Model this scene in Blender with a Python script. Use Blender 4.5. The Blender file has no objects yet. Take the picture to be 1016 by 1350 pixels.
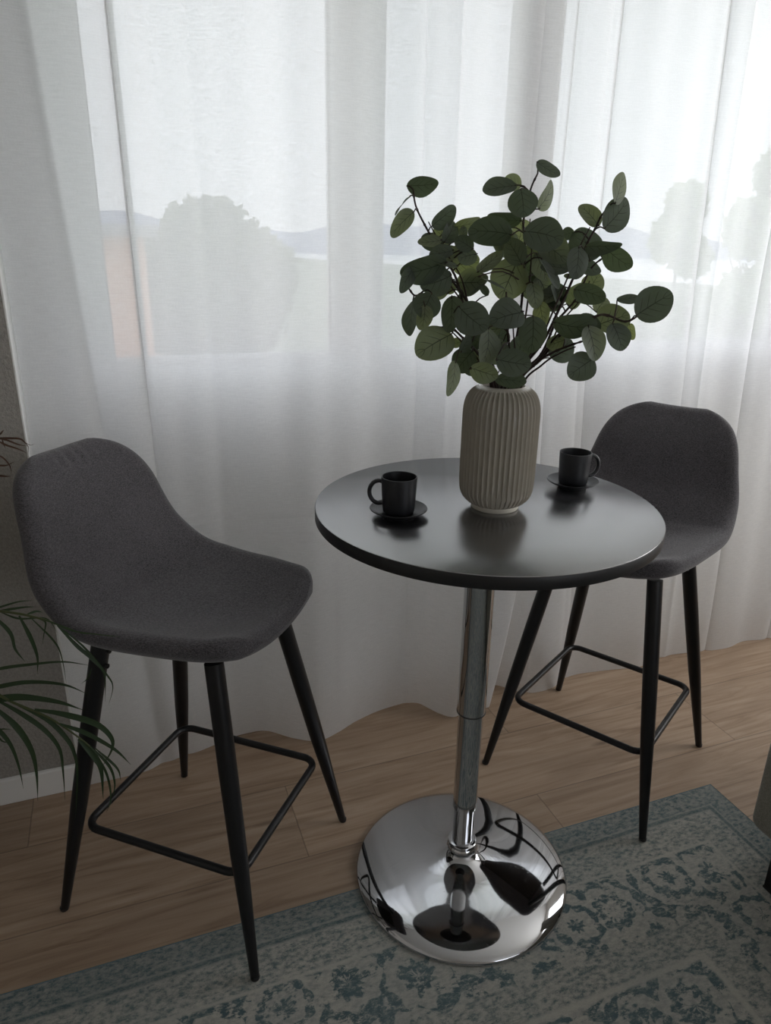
import bpy, bmesh, math, random
from mathutils import Vector, Matrix
random.seed(7)
S = bpy.context.scene
COL = S.collection
PI = math.pi
# ------------------------------------------------------------------ camera frame
YAW, PITCH, ROLL, FPX, CZ = math.radians(20.8), .3515, .0179, 940.0, 1.2633
_F = Vector((0, math.cos(PITCH), -math.sin(PITCH))); _U = Vector((0, math.sin(PITCH), math.cos(PITCH))); _R = Vector((1, 0, 0))
_R2 = math.cos(ROLL)*_R + math.sin(ROLL)*_U; _U2 = -math.sin(ROLL)*_R + math.cos(ROLL)*_U
RZ = Matrix.Rotation(-YAW, 3, 'Z')
CR, CU, CF = RZ @ _R2, RZ @ _U2, RZ @ _F
CAM = Vector((0, 0, CZ))
VIEW = RZ @ Vector((0, 1, 0))          # level viewing direction
def ray(x, y): return (x-508)/FPX*CR - (y-675)/FPX*CU + CF
def at_level(x, y, z):                 # point of the pixel's ray at height z
    r = ray(x, y); return CAM + r*((z-CZ)/r.z)
def at_view(x, y, d):                  # ... at level distance d in front of the camera
    r = ray(x, y); return CAM + r*(d/r.dot(VIEW))
def at_wall(x, y, v):                  # ... on the plane Y = v
    r = ray(x, y); return CAM + r*(v/r.y)
def room(x, y, z=0):                   # level camera axes -> room axes
    return RZ @ Vector((x, y, z))

cd = bpy.data.cameras.new('camera'); cam = bpy.data.objects.new('camera', cd); COL.objects.link(cam)
m = Matrix((( CR.x, CU.x, -CF.x), (CR.y, CU.y, -CF.y), (CR.z, CU.z, -CF.z))).to_4x4(); m.translation = CAM
cam.matrix_world = m
cd.sensor_fit = 'VERTICAL'; cd.sensor_height = 36; cd.lens = 36*FPX/1350; cd.clip_start = .02; cd.clip_end = 3000
S.camera = cam

# ------------------------------------------------------------------ node helper
class NT:
    def __init__(s, name):
        s.m = bpy.data.materials.new(name); s.m.use_nodes = True; s.t = s.m.node_tree; s.t.nodes.clear()
        s.out = s.t.nodes.new('ShaderNodeOutputMaterial')
    def n(s, typ, props=None, **ins):
        nd = s.t.nodes.new('ShaderNode'+typ)
        for k, v in (props or {}).items(): setattr(nd, k, v)
        for k, v in ins.items():
            key = int(k[1:]) if k[0] == '_' and k[1:].isdigit() else k.replace('_', ' ')
            s.set(nd.inputs[key], v)
        return nd
    def set(s, sock, v):
        if isinstance(v, bpy.types.NodeSocket): s.t.links.new(v, sock)
        elif isinstance(v, bpy.types.Node): s.t.links.new(v.outputs[0], sock)
        else:
            if hasattr(sock.default_value, '__len__') and hasattr(v, '__len__') and len(v) == 3 and len(sock.default_value) == 4: v = (*v, 1)
            sock.default_value = v
    def math(s, op, a, b=0.0, c=0.0): return s.n('Math', {'operation': op}, _0=a, _1=b, _2=c).outputs[0]
    def mix(s, fac, a, b, blend='MIX'):
        nd = s.n('Mix', {'data_type': 'RGBA', 'blend_type': blend}); s.set(nd.inputs[0], fac); s.set(nd.inputs[6], a); s.set(nd.inputs[7], b); return nd.outputs[2]
    def ramp(s, v, stops, interp='LINEAR'):
        nd = s.n('ValToRGB'); s.set(nd.inputs[0], v); cr = nd.color_ramp; cr.interpolation = interp
        while len(cr.elements) < len(stops): cr.elements.new(.5)
        for e, (p, c) in zip(cr.elements, stops):
            e.position = p; e.color = (*c, 1) if hasattr(c, '__len__') else (c, c, c, 1)
        return nd.outputs[0]
    def obj(s): return s.n('TexCoord').outputs['Object']
    def uv(s): return s.n('TexCoord').outputs['UV']
    def mapping(s, vec, scale=(1, 1, 1), loc=(0, 0, 0), rot=(0, 0, 0)): return s.n('Mapping', Vector=vec, Scale=scale, Location=loc, Rotation=rot).outputs[0]
    def noise(s, vec, scale, detail=3, rough=.5, dist=0.): return s.n('TexNoise', Vector=vec, Scale=scale, Detail=detail, Roughness=rough, Distortion=dist).outputs[0]
    def bump(s, h, strength=.2, dist=.002): return s.n('Bump', Height=h, Strength=strength, Distance=dist).outputs[0]
    def bsdf(s, **k):
        b = s.n('BsdfPrincipled', None, **k); s.t.links.new(b.outputs[0], s.out.inputs[0]); return s.m
    def surf(s, sh):
        s.t.links.new(sh.outputs[0] if isinstance(sh, bpy.types.Node) else sh, s.out.inputs[0]); return s.m

def plain(name, col, rough=.5, metal=0., spec=.5, bump=None):
    t = NT(name); k = dict(Base_Color=col, Roughness=rough, Metallic=metal)
    k['Specular_IOR_Level'] = spec
    if bump: k['Normal'] = t.bump(t.noise(t.obj(), bump[0], 3), bump[1], bump[2])
    return t.bsdf(**k)

M = {}
# painted wood / plastic
M['white'] = plain('white_paint', (.80, .80, .78), .45)
M['pvc'] = plain('white_window_plastic', (.86, .87, .88), .3)
M['wall'] = plain('wall_paint', (.62, .59, .55), .8, bump=(90, .2, .002))
M['ceil'] = plain('ceiling_paint', (.75, .74, .72), .9, bump=(60, .1, .002))
def mk():
    t = NT('rough_plaster'); o = t.obj()
    h = t.noise(o, 150, 4, .65); h2 = t.noise(o, 45, 3, .5)
    c = t.mix(t.noise(o, 3, 2), (.25, .235, .215), (.30, .285, .26))
    c = t.mix(t.ramp(h, [(.35, 0), (.7, 1)]), c, (.36, .34, .31))
    return t.bsdf(Base_Color=c, Roughness=.9, Normal=t.bump(t.math('ADD', h, h2), .7, .004))
M['plaster'] = mk()
def mk():
    t = NT('oak_vinyl_planks'); o = t.obj(); sp = t.n('SeparateXYZ', Vector=o)
    X, Y = sp.outputs[0], sp.outputs[1]
    ry = t.math('DIVIDE', t.math('SUBTRACT', Y, 1.195), .235); row = t.math('FLOOR', ry); fy = t.math('SUBTRACT', ry, row)
    cx = t.math('DIVIDE', t.math('SUBTRACT', X, t.math('ADD', .287, t.math('MULTIPLY', row, -.583))), 1.22)
    colm = t.math('FLOOR', cx); fx = t.math('SUBTRACT', cx, colm)
    idv = t.n('CombineXYZ', X=row, Y=colm, Z=0.0)
    rnd = t.n('TexWhiteNoise', {'noise_dimensions': '3D'}, Vector=idv)
    ey = t.math('MULTIPLY', t.math('MINIMUM', fy, t.math('SUBTRACT', 1.0, fy)), .235)
    ex = t.math('MULTIPLY', t.math('MINIMUM', fx, t.math('SUBTRACT', 1.0, fx)), 1.22)
    edge = t.math('MINIMUM', ex, ey)
    line = t.ramp(t.math('MULTIPLY', edge, 250.0), [(.1, 1), (.55, 0)])
    off = t.n('VectorMath', {'operation': 'SCALE'}, Vector=rnd.outputs[1], Scale=7.0)
    vec = t.n('VectorMath', {'operation': 'ADD'}, _0=o, _1=off)
    g1 = t.noise(t.mapping(vec, (1.2, 16, 1)), 2.2, 6, .62, 1.4)
    g2 = t.noise(t.mapping(vec, (3, 90, 1)), 3, 3, .6)
    g3 = t.noise(t.mapping(vec, (1.5, 5, 1)), 1.6, 3, .5, .6)
    kn = t.n('TexVoronoi', Vector=t.mapping(vec, (2.2, 9, 1)), Scale=1.0).outputs[0]
    c = t.ramp(g1, [(.3, (.25, .165, .105)), (.5, (.41, .295, .205)), (.72, (.51, .39, .285))])
    c = t.mix(t.math('MULTIPLY', g2, .35), c, (.27, .19, .13))
    c = t.mix(t.ramp(g3, [(.48, 0), (.75, .55)]), c, (.30, .21, .145))
    c = t.mix(t.ramp(kn, [(.02, .75), (.10, 0)]), c, (.13, .085, .055))
    c = t.mix(.85, c, t.ramp(rnd.outputs[0], [(0, .78), (1, 1.12)]), 'MULTIPLY')
    c = t.mix(t.math('MULTIPLY', line, .65), c, (.12, .085, .06))
    return t.bsdf(Base_Color=c, Roughness=t.math('ADD', .40, t.math('MULTIPLY', g2, .2)), Normal=t.bump(t.math('SUBTRACT', g2, t.math('MULTIPLY', line, 2.0)), .12, .001))
M['floor'] = mk()
def fabric(name, base, hi, scale):
    t = NT(name); o = t.obj()
    w1 = t.noise(t.mapping(o, (1, 1, 4)), scale, 2, .7); w2 = t.noise(t.mapping(o, (4, 4, 1)), scale, 2, .7); lo = t.noise(o, 9, 3)
    w = t.math('MULTIPLY', t.math('ADD', w1, w2), .5)
    c = t.mix(t.ramp(w, [(.38, 0), (.64, 1)]), base, hi)
    c = t.mix(t.ramp(lo, [(.4, 0), (.8, .3)]), c, hi)
    return t.bsdf(Base_Color=c, Roughness=.95, Specular_IOR_Level=.2, Sheen_Weight=.25, Sheen_Roughness=.5, Normal=t.bump(w, .35, .0015))
M['charcoal'] = fabric('charcoal_woven_fabric', (.018, .017, .019), (.135, .126, .135), 240)
M['sofa'] = fabric('grey_green_tweed', (.16, .155, .13), (.36, .345, .295), 230)
M['black_metal'] = plain('black_powder_coated_metal', (.007, .007, .008), .36, 0, .4)
M['black_plastic'] = plain('black_plastic', (.014, .014, .014), .5)
def mk():
    t = NT('polished_chrome'); o = t.obj(); n = t.noise(o, 35, 3); sp = t.noise(o, 260, 2)
    return t.bsdf(Base_Color=(.58, .59, .61), Metallic=1.0, Roughness=t.math('ADD', .045, t.math('MULTIPLY', t.ramp(sp, [(.62, 0), (.75, 1)]), .12)), Normal=t.bump(n, .02, .001))
M['chrome'] = mk()
def mk():
    t = NT('black_laminate'); o = t.obj(); n = t.noise(o, 14, 4, .6, .5)
    return t.bsdf(Base_Color=t.mix(n, (.010, .010, .012), (.018, .018, .021)), Roughness=t.math('ADD', .18, t.math('MULTIPLY', n, .12)), IOR=2.45, Specular_IOR_Level=.9, Normal=t.bump(t.noise(o, 60, 2), .03, .001))
M['laminate'] = mk()
M['edge'] = plain('black_edge_band', (.010, .010, .011), .45)
M['cup'] = plain('matt_black_stoneware', (.012, .013, .016), .42, 0, .5, (220, .05, .0005))
def mk():
    t = NT('cream_glazed_ceramic'); o = t.obj()
    return t.bsdf(Base_Color=t.mix(t.noise(o, 40, 3), (.37, .345, .295), (.42, .39, .335)), Roughness=.27, Normal=t.bump(t.noise(o, 120, 2), .06, .001))
M['vase'] = mk()
M['foot'] = plain('unglazed_ceramic_foot', (.50, .47, .40), .6, 0, .4)
M['twig'] = plain('dark_brown_twig', (.035, .022, .018), .7, 0, .3, (300, .4, .001))
def mk():
    t = NT('eucalyptus_leaf'); uv = t.uv(); sp = t.n('SeparateXYZ', Vector=uv); u, w = sp.outputs[0], sp.outputs[1]
    a = t.math('ABSOLUTE', t.math('SUBTRACT', w, .5))
    mid = t.ramp(t.math('ADD', a, t.math('MULTIPLY', u, .012)), [(.010, 1), (.026, 0)])
    saw = t.math('FRACT', t.math('MULTIPLY', t.math('SUBTRACT', u, t.math('MULTIPLY', a, .75)), 4.6))
    lat = t.ramp(t.math('ABSOLUTE', t.math('SUBTRACT', saw, .5)), [(.02, .8), (.07, 0)])
    lat = t.math('MULTIPLY', lat, t.ramp(a, [(.18, 1), (.36, 0)]))
    vein = t.math('MAXIMUM', mid, lat)
    oi = t.n('NewGeometry').outputs['Random Per Island']; o = t.obj()
    c = t.mix(oi, (.100, .122, .106), (.180, .205, .178))
    c = t.mix(t.ramp(t.noise(o, 50, 4, .6), [(.35, 0), (.7, .5)]), c, (.075, .090, .058))
    c = t.mix(t.math('MULTIPLY', vein, .8), c, (.022, .026, .016))
    d = t.n('BsdfPrincipled', Base_Color=c, Roughness=.6, Specular_IOR_Level=.3, Normal=t.bump(t.noise(o, 140, 3), .15, .001))
    tc = t.mix(t.math('MULTIPLY', vein, .9), t.mix(t.ramp(oi, [(.45, 0), (.95, 1)]), (.075, .105, .04), (.27, .32, .10)), (.02, .025, .01))
    tr = t.n('BsdfTranslucent', Color=tc)
    mx = t.n('MixShader', Fac=.42); t.set(mx.inputs[1], d); t.set(mx.inputs[2], tr)
    return t.surf(mx)
M['leaf'] = mk()
def leafmat(name, a, b, tcol):
    t = NT(name); uv = t.uv(); o = t.obj()
    c = t.mix(t.noise(t.mapping(uv, (1, 30, 1)), 4, 2), a, b)
    d = t.n('BsdfPrincipled', Base_Color=c, Roughness=.5, Specular_IOR_Level=.35)
    tr = t.n('BsdfTranslucent', Color=tcol); mx = t.n('MixShader', Fac=.2); t.set(mx.inputs[1], d); t.set(mx.inputs[2], tr)
    return t.surf(mx)
M['palm'] = leafmat('palm_leaflet', (.022, .045, .020), (.045, .075, .035), (.06, .10, .03))
M['dry'] = leafmat('dried_palm_leaflet', (.06, .032, .022), (.11, .06, .04), (.10, .05, .03))
M['rachis'] = plain('palm_stalk', (.07, .085, .03), .5)
M['soil'] = plain('potting_soil', (.03, .02, .014), .95, 0, .2, (80, .8, .01))
M['pot'] = plain('grey_clay_pot', (.30, .29, .28), .7, 0, .4, (60, .1, .002))
def mk():
    t = NT('sheer_curtain_weave'); uv = t.uv()
    h = t.noise(t.mapping(uv, (35, 420, 1)), 1.0, 4, .65); w = t.noise(t.mapping(uv, (500, 60, 1)), 1.0, 3, .6)
    f = t.noise(t.mapping(uv, (300, 800, 1)), 1.0, 2, .6)
    k = t.math('ADD', t.math('MULTIPLY', h, .5), t.math('ADD', t.math('MULTIPLY', w, .2), t.math('MULTIPLY', f, .3)))
    thru = t.ramp(k, [(.38, .06), (.62, .175)])
    c = (.87, .87, .87)
    di = t.n('BsdfDiffuse', Color=c); tr = t.n('BsdfTranslucent', Color=(.905, .905, .91))
    a = t.n('MixShader', Fac=.58); t.set(a.inputs[1], di); t.set(a.inputs[2], tr)
    b = t.n('MixShader', Fac=thru); t.set(b.inputs[1], a); t.set(b.inputs[2], t.n('BsdfTransparent', Color=(1, 1, 1)))
    return t.surf(b)
M['curtain'] = mk()
def mk():
    t = NT('window_glass'); g = t.n('BsdfGlossy', Color=(1, 1, 1), Roughness=.02); tr = t.n('BsdfTransparent', Color=(.965, .97, .97))
    b = t.n('MixShader', Fac=.05); t.set(b.inputs[1], tr); t.set(b.inputs[2], g); return t.surf(b)
M['glass'] = mk()
def mk():
    # worn blue-grey oriental rug; object axes = room axes, origin at its window-side right corner, X<0, Y<0
    t = NT('worn_blue_grey_rug'); o = t.obj(); sp = t.n('SeparateXYZ', Vector=o)
    dx = t.math('MULTIPLY', sp.outputs[0], -1.0); dy = t.math('MULTIPLY', sp.outputs[1], -1.0)
    d = t.math('MINIMUM', dx, dy)                      # distance from the two edges in view
    wear = t.noise(o, 26, 5, .7); fine = t.noise(t.mapping(o, (1, 2.5, 1)), 190, 3, .7); big = t.noise(o, 5, 3)
    # ornament: rosettes and scrolls, warped cells
    wv = t.n('VectorMath', {'operation': 'ADD'}, _0=o, _1=t.n('VectorMath', {'operation': 'SCALE'}, Vector=t.n('VectorMath', {'operation': 'SUBTRACT'}, _0=t.n('TexNoise', Vector=o, Scale=22.0, Detail=3.0).outputs[1], _1=(.5, .5, .5)), Scale=.035))
    vor = t.n('TexVoronoi', {'feature': 'F1'}, Vector=wv, Scale=8.5, Randomness=.45); v1 = vor.outputs[0]
    dv = t.n('SeparateXYZ', Vector=t.n('VectorMath', {'operation': 'SUBTRACT'}, _0=wv, _1=vor.outputs['Position']))
    th = t.math('ARCTAN2', dv.outputs[1], dv.outputs[0])
    petal = t.math('MULTIPLY', t.math('SINE', t.math('MULTIPLY', th, 9.0)), .55)
    rings = t.math('ADD', t.math('SINE', t.math('MULTIPLY', v1, 21.0)), petal)
    speck = t.noise(t.mapping(o, (1, 1.7, 1)), 75, 4, .75)
    brk = t.math('ADD', wear, t.math('MULTIPLY', t.math('SUBTRACT', speck, .5), 1.1))
    orn = t.math('MULTIPLY', t.ramp(rings, [(.02, 0), (.40, 1)]), t.ramp(brk, [(.30, 0), (.46, 1)]))
    v2 = t.n('TexVoronoi', {'feature': 'F1'}, Vector=wv, Scale=30.0, Randomness=.9).outputs[0]
    orn2 = t.math('MULTIPLY', t.ramp(v2, [(.30, 1), (.46, 0)]), t.ramp(brk, [(.50, 0), (.62, 1)]))
    ornament = t.math('ADD', t.math('MAXIMUM', orn, t.math('MULTIPLY', orn2, .8)), t.math('MULTIPLY', t.ramp(speck, [(.40, 0), (.60, 1)]), .42))
    washed = t.math('ADD', t.math('MULTIPLY', t.ramp(speck, [(.38, 0), (.60, 1)]), .62), t.math('MULTIPLY', t.ramp(brk, [(.4, 0), (.65, 1)]), .34))
    # bands by distance: border wash, floral border, wash, line, field
    def band(a, b, s=.004): return t.math('MULTIPLY', t.n('MapRange', {'interpolation_type': 'LINEAR'}, _0=d, _1=a-s, _2=a+s).outputs[0], t.n('MapRange', {}, _0=d, _1=b+s, _2=b-s).outputs[0])
    amt = t.math('MULTIPLY', band(-.1, .055), t.math('ADD', .55, t.math('MULTIPLY', washed, .4)))
    for a, b, src, g in ((.055, .068, None, 1.0), (.068, .145, washed, .85), (.145, .30, ornament, .9), (.30, .36, washed, .85), (.372, 4., ornament, .9)):
        amt = t.math('MAXIMUM', amt, t.math('MULTIPLY', band(a, b), g if src is None else t.math('MULTIPLY', src, g)))
    line = t.math('MAXIMUM', band(.142, .149, .002), t.math('MAXIMUM', band(.362, .370, .002), t.math('MULTIPLY', band(.292, .297, .002), .5)))
    amt = t.math('MULTIPLY', amt, t.math('SUBTRACT', 1.0, t.math('MULTIPLY', line, .8)))
    amt = t.math('MULTIPLY', amt, t.math('ADD', .40, t.math('MULTIPLY', t.ramp(t.math('ADD', t.math('MULTIPLY', fine, .5), t.math('MULTIPLY', speck, .5)), [(.36, 0), (.62, 1)]), .75)))
    cream = t.mix(fine, (.28, .275, .25), (.45, .435, .39))
    blue = t.mix(wear, (.040, .070, .080), (.100, .148, .160))
    c = t.mix(amt, cream, blue)
    c = t.mix(t.math('MULTIPLY', t.ramp(big, [(.4, 0), (.7, 1)]), .25), c, (.15, .19, .20))
    return t.bsdf(Base_Color=c, Roughness=.95, Specular_IOR_Level=.15, Normal=t.bump(fine, .6, .002))
M['rug'] = mk()
M['rugedge'] = plain('rug_binding', (.10, .16, .19), .95, 0, .1, (300, .5, .001))
# outside
def foliage(name, a, b):
    t = NT(name); oi = t.n('NewGeometry').outputs['Random Per Island']
    d = t.n('BsdfDiffuse', Color=t.mix(oi, a, b)); tr = t.n('BsdfTranslucent', Color=t.mix(.5, b, (.3, .4, .1))); mx = t.n('MixShader', Fac=.35); t.set(mx.inputs[1], d); t.set(mx.inputs[2], tr)
    return t.surf(mx)
M['tree'] = foliage('dark_tree_leaves', (.10, .13, .07), (.18, .21, .12))
M['tree_pale'] = foliage('pale_tree_leaves', (.30, .42, .22), (.45, .55, .32))
M['bark'] = plain('bark', (.10, .08, .06), .9)
M['render'] = plain('salmon_house_render', (.80, .42, .28), .9)
M['roof'] = plain('grey_roof', (.30, .31, .34), .8)
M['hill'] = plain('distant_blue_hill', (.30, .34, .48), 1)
def mk():
    t = NT('lawn'); o = t.obj(); c = t.mix(t.noise(o, .25, 4), (.24, .30, .20), (.36, .38, .30)); return t.bsdf(Base_Color=c, Roughness=1.0)
M['lawn'] = mk()
M['path'] = plain('pinkish_paving', (.55, .42, .34), .9)

# ------------------------------------------------------------------ mesh helpers
def tag(o, label=None, cat=None, group=None, kind=None):
    for k, v in (('label', label), ('category', cat), ('group', group), ('kind', kind)):
        if v: o[k] = v
    return o
def empty(name, loc, rz=0.):
    o = bpy.data.objects.new(name, None); COL.objects.link(o); o.location = loc; o.rotation_euler = (0, 0, rz); o.empty_display_size = .05; return o
def obj(name, bm, mat, parent=None, smooth=True, auto=None):
    bmesh.ops.recalc_face_normals(bm, faces=bm.faces[:]) if auto != 'keep' else None
    me = bpy.data.meshes.new(name); bm.to_mesh(me); bm.free()
    for x in (mat if isinstance(mat, (list, tuple)) else [mat]): me.materials.append(x)
    for p in me.polygons: p.use_smooth = smooth
    if smooth and auto != 'keep':
        try: me.set_sharp_from_angle(angle=math.radians(38))
        except Exception: pass
    o = bpy.data.objects.new(name, me); COL.objects.link(o)
    if parent: o.parent = parent
    return o
def add_box(bm, lo, hi, bevel=0., seg=2, mat=0):
    lo, hi = Vector(lo), Vector(hi); r = bmesh.ops.create_cube(bm, size=1.0); vs = r['verts']
    for v in vs: v.co = Vector(((lo.x+hi.x)/2+v.co.x*(hi.x-lo.x), (lo.y+hi.y)/2+v.co.y*(hi.y-lo.y), (lo.z+hi.z)/2+v.co.z*(hi.z-lo.z)))
    fs = {f for v in vs for f in v.link_faces}
    for f in fs: f.material_index = mat
    if bevel: bmesh.ops.bevel(bm, geom=list({e for v in vs for e in v.link_edges}), offset=bevel, segments=seg, profile=.5, affect='EDGES')
    return vs
def box(name, lo, hi, mat, parent=None, bevel=0., seg=2, smooth=False):
    bm = bmesh.new(); add_box(bm, lo, hi, bevel, seg); return obj(name, bm, mat, parent, smooth)
def add_lathe(bm, prof, n=64, cap0=True, cap1=True, c=(0, 0, 0), radial=None):
    rings = []
    for i, (r, z) in enumerate(prof):
        ring = []
        for k in range(n):
            a = 2*PI*k/n; rr = r if radial is None else radial(r, z, a, i)
            ring.append(bm.verts.new((c[0]+rr*math.cos(a), c[1]+rr*math.sin(a), c[2]+z)))
        rings.append(ring)
    for a, b in zip(rings, rings[1:]):
        for k in range(n): bm.faces.new((a[k], a[(k+1) % n], b[(k+1) % n], b[k]))
    if cap0: bm.faces.new(list(reversed(rings[0])))
    if cap1: bm.faces.new(rings[-1])
def add_tube(bm, pts, rad, n=10, closed=False, caps=True):
    pts = [Vector(p) for p in pts]; m_ = len(pts); rings = []; prev = None
    R_ = rad if hasattr(rad, '__len__') else [rad]*m_
    for i, p in enumerate(pts):
        if closed: tg = pts[(i+1) % m_]-pts[i-1]
        else: tg = pts[min(i+1, m_-1)]-pts[max(i-1, 0)]
        tg.normalize()
        if prev is None: nx = tg.cross(Vector((0, 0, 1)) if abs(tg.z) < .9 else Vector((1, 0, 0))).normalized()
        else: nx = (prev-tg*prev.dot(tg)).normalized()
        prev = nx; ny = tg.cross(nx)
        rings.append([bm.verts.new(p+R_[i]*(math.cos(2*PI*k/n)*nx+math.sin(2*PI*k/n)*ny)) for k in range(n)])
    for i in range(m_ if closed else m_-1):
        a, b = rings[i], rings[(i+1) % m_]
        for k in range(n): bm.faces.new((a[k], a[(k+1) % n], b[(k+1) % n], b[k]))
    if caps and not closed: bm.faces.new(list(reversed(rings[0]))); bm.faces.new(rings[-1])
def spline(P, n):
    P = [Vector(p) if hasattr(p, '__len__') else Vector((p, 0, 0)) for p in P]; m_ = len(P); out = []
    Pe = [2*P[0]-P[1]]+P+[2*P[-1]-P[-2]]
    for j in range(n):
        u = j*(m_-1)/(n-1); i = min(int(u), m_-2); t = u-i; a, b, c, d = Pe[i:i+4]
        out.append(.5*(2*b+(c-a)*t+(2*a-5*b+4*c-d)*t*t+(3*b-a-3*c+d)*t**3))
    return out
def lerp_table(T, x):
    if x <= T[0][0]: return T[0][1]
    for (a, b), (c, d) in zip(T, T[1:]):
        if x <= c: return b+(d-b)*(x-a)/(c-a)
    return T[-1][1]
def smooth_table(T, x):
    if x <= T[0][0]: return T[0][1]
    for i in range(len(T)-1):
        (a, b), (c, d) = T[i], T[i+1]
        if x <= c:
            t = (x-a)/(c-a)
            m0 = ((d-(T[i-1][1]))/(c-T[i-1][0])) if i else 0; m1 = ((T[i+2][1]-b)/(T[i+2][0]-a)) if i+2 < len(T) else 0
            h = c-a
            return (2*t**3-3*t*t+1)*b+(t**3-2*t*t+t)*h*m0+(-2*t**3+3*t*t)*d+(t**3-t*t)*h*m1
    return T[-1][1]

# ------------------------------------------------------------------ setting
WV = 1.60            # face of the plaster wall and of the recess opening
RU0, RU1 = -.187, 2.62   # recess sides
FV = 1.74            # room-side face of the window frame
EASTP, SOUTHP = 25, .8  # powers of the two added fill lamps
ROOM = (-1.55, 3.0, -2.6)   # left, right, back
CEIL = 2.5
def struct(o, label=None):
    o['kind'] = 'structure'
    if label: o['label'] = label
    return o
struct(box('floor', (ROOM[0]-.1, ROOM[2]-.1, -.12), (ROOM[1]+.1, 1.95, 0), M['floor']), 'oak plank floor')
struct(box('ceiling', (ROOM[0]-.1, ROOM[2]-.1, CEIL), (ROOM[1]+.1, 1.95, CEIL+.12), M['ceil']), 'white ceiling')
bm = bmesh.new(); add_box(bm, (ROOM[0]-.1, WV, 0), (RU0-.004, 1.95, CEIL)); struct(obj('wall_left', bm, M['plaster'], smooth=False), 'rough grey plaster wall left of the window recess')
bm = bmesh.new()
add_box(bm, (RU0-.012, FV+.012, 0), (RU1+.012, 1.95, .828)); add_box(bm, (RU0-.012, FV+.012, 2.10), (RU1+.012, 1.95, CEIL)); add_box(bm, (RU1+.012, WV, 0), (ROOM[1]+.1, 1.95, CEIL))
struct(obj('wall_front', bm, M['white'], smooth=False), 'white wall under and over the window')
struct(box('wall_west', (ROOM[0]-.1, ROOM[2]-.1, 0), (ROOM[0], WV, CEIL), M['wall']))
# unseen east and south walls: window openings added to let in fill light
E0, E1, EZ0, EZ1 = -.15, 1.25, .70, 2.30
bm = bmesh.new(); X_ = ROOM[1]
add_box(bm, (X_, ROOM[2]-.1, 0), (X_+.1, WV, EZ0)); add_box(bm, (X_, ROOM[2]-.1, EZ1), (X_+.1, WV, CEIL)); add_box(bm, (X_, ROOM[2]-.1, EZ0), (X_+.1, E0, EZ1)); add_box(bm, (X_, E1, EZ0), (X_+.1, WV, EZ1))
struct(obj('wall_east', bm, M['wall'], smooth=False))
SO0, SO1 = .9, 2.7
bm = bmesh.new(); Y_ = ROOM[2]
add_box(bm, (ROOM[0], Y_-.1, 0), (X_, Y_, EZ0)); add_box(bm, (ROOM[0], Y_-.1, EZ1), (X_, Y_, CEIL)); add_box(bm, (ROOM[0], Y_-.1, EZ0), (SO0, Y_, EZ1)); add_box(bm, (SO1, Y_-.1, EZ0), (X_, Y_, EZ1))
struct(obj('wall_south', bm, M['wall'], smooth=False))
def added_window(name, f):  # frame of an added, unseen window around a fill lamp's opening
    r = struct(empty(name, (0, 0, 0))); bm = bmesh.new()
    for lo, hi in f: add_box(bm, lo, hi, .004)
    struct(obj('added_window_frame', bm, M['pvc'], r, False)); return r
w2 = added_window('added_window_east', [((X_+.03, E0, EZ0), (X_+.08, E0+.06, EZ1)), ((X_+.03, E1-.06, EZ0), (X_+.08, E1, EZ1)), ((X_+.03, E0, EZ0), (X_+.08, E1, EZ0+.06)), ((X_+.03, E0, EZ1-.06), (X_+.08, E1, EZ1)), ((X_+.03, .52, EZ0), (X_+.08, .58, EZ1))])
w3 = added_window('added_window_south', [((SO0, Y_-.08, EZ0), (SO0+.06, Y_-.03, EZ1)), ((SO1-.06, Y_-.08, EZ0), (SO1, Y_-.03, EZ1)), ((SO0, Y_-.08, EZ0), (SO1, Y_-.03, EZ0+.06)), ((SO0, Y_-.08, EZ1-.06), (SO1, Y_-.03, EZ1))])
def fill_lamp(name, loc, rot, sx, sy, power, col):  # added area lamp outside an invented opening, brightens the interior
    ld_ = bpy.data.lights.new(name, 'AREA'); ld_.shape = 'RECTANGLE'; ld_.size = sx; ld_.size_y = sy; ld_.energy = power; ld_.color = col
    o = bpy.data.objects.new(name, ld_); COL.objects.link(o); o.location = loc; o.rotation_euler = rot
fill_lamp('fill_lamp_east', (X_+.13, (E0+E1)/2, (EZ0+EZ1)/2), (0, PI/2, 0), EZ1-EZ0, E1-E0, EASTP, (1.0, .97, .93))
fill_lamp('fill_lamp_south', ((SO0+SO1)/2, Y_-.13, (EZ0+EZ1)/2), (PI/2, 0, 0), SO1-SO0, EZ1-EZ0, SOUTHP, (1.0, .97, .93))
struct(box('baseboard_left', (ROOM[0], WV-.013, 0), (RU0-.001, WV-.0005, .07), M['white'], bevel=.003), 'low white baseboard under the grey plaster wall')
struct(box('trim_1', (RU0-.004, WV+.001, 0), (RU0, FV, CEIL), M['white'], bevel=.001), 'white lining on the left side of the window recess')
struct(box('trim_2', (RU1, WV-.004, 0), (RU1+.012, FV, CEIL), M['white'], bevel=.002))
struct(box('trim_3', (RU0+.001, 1.722, .831), (RU1-.001, FV+.03, .941), M['pvc'], bevel=.004), 'white board under the window sashes')
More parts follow.
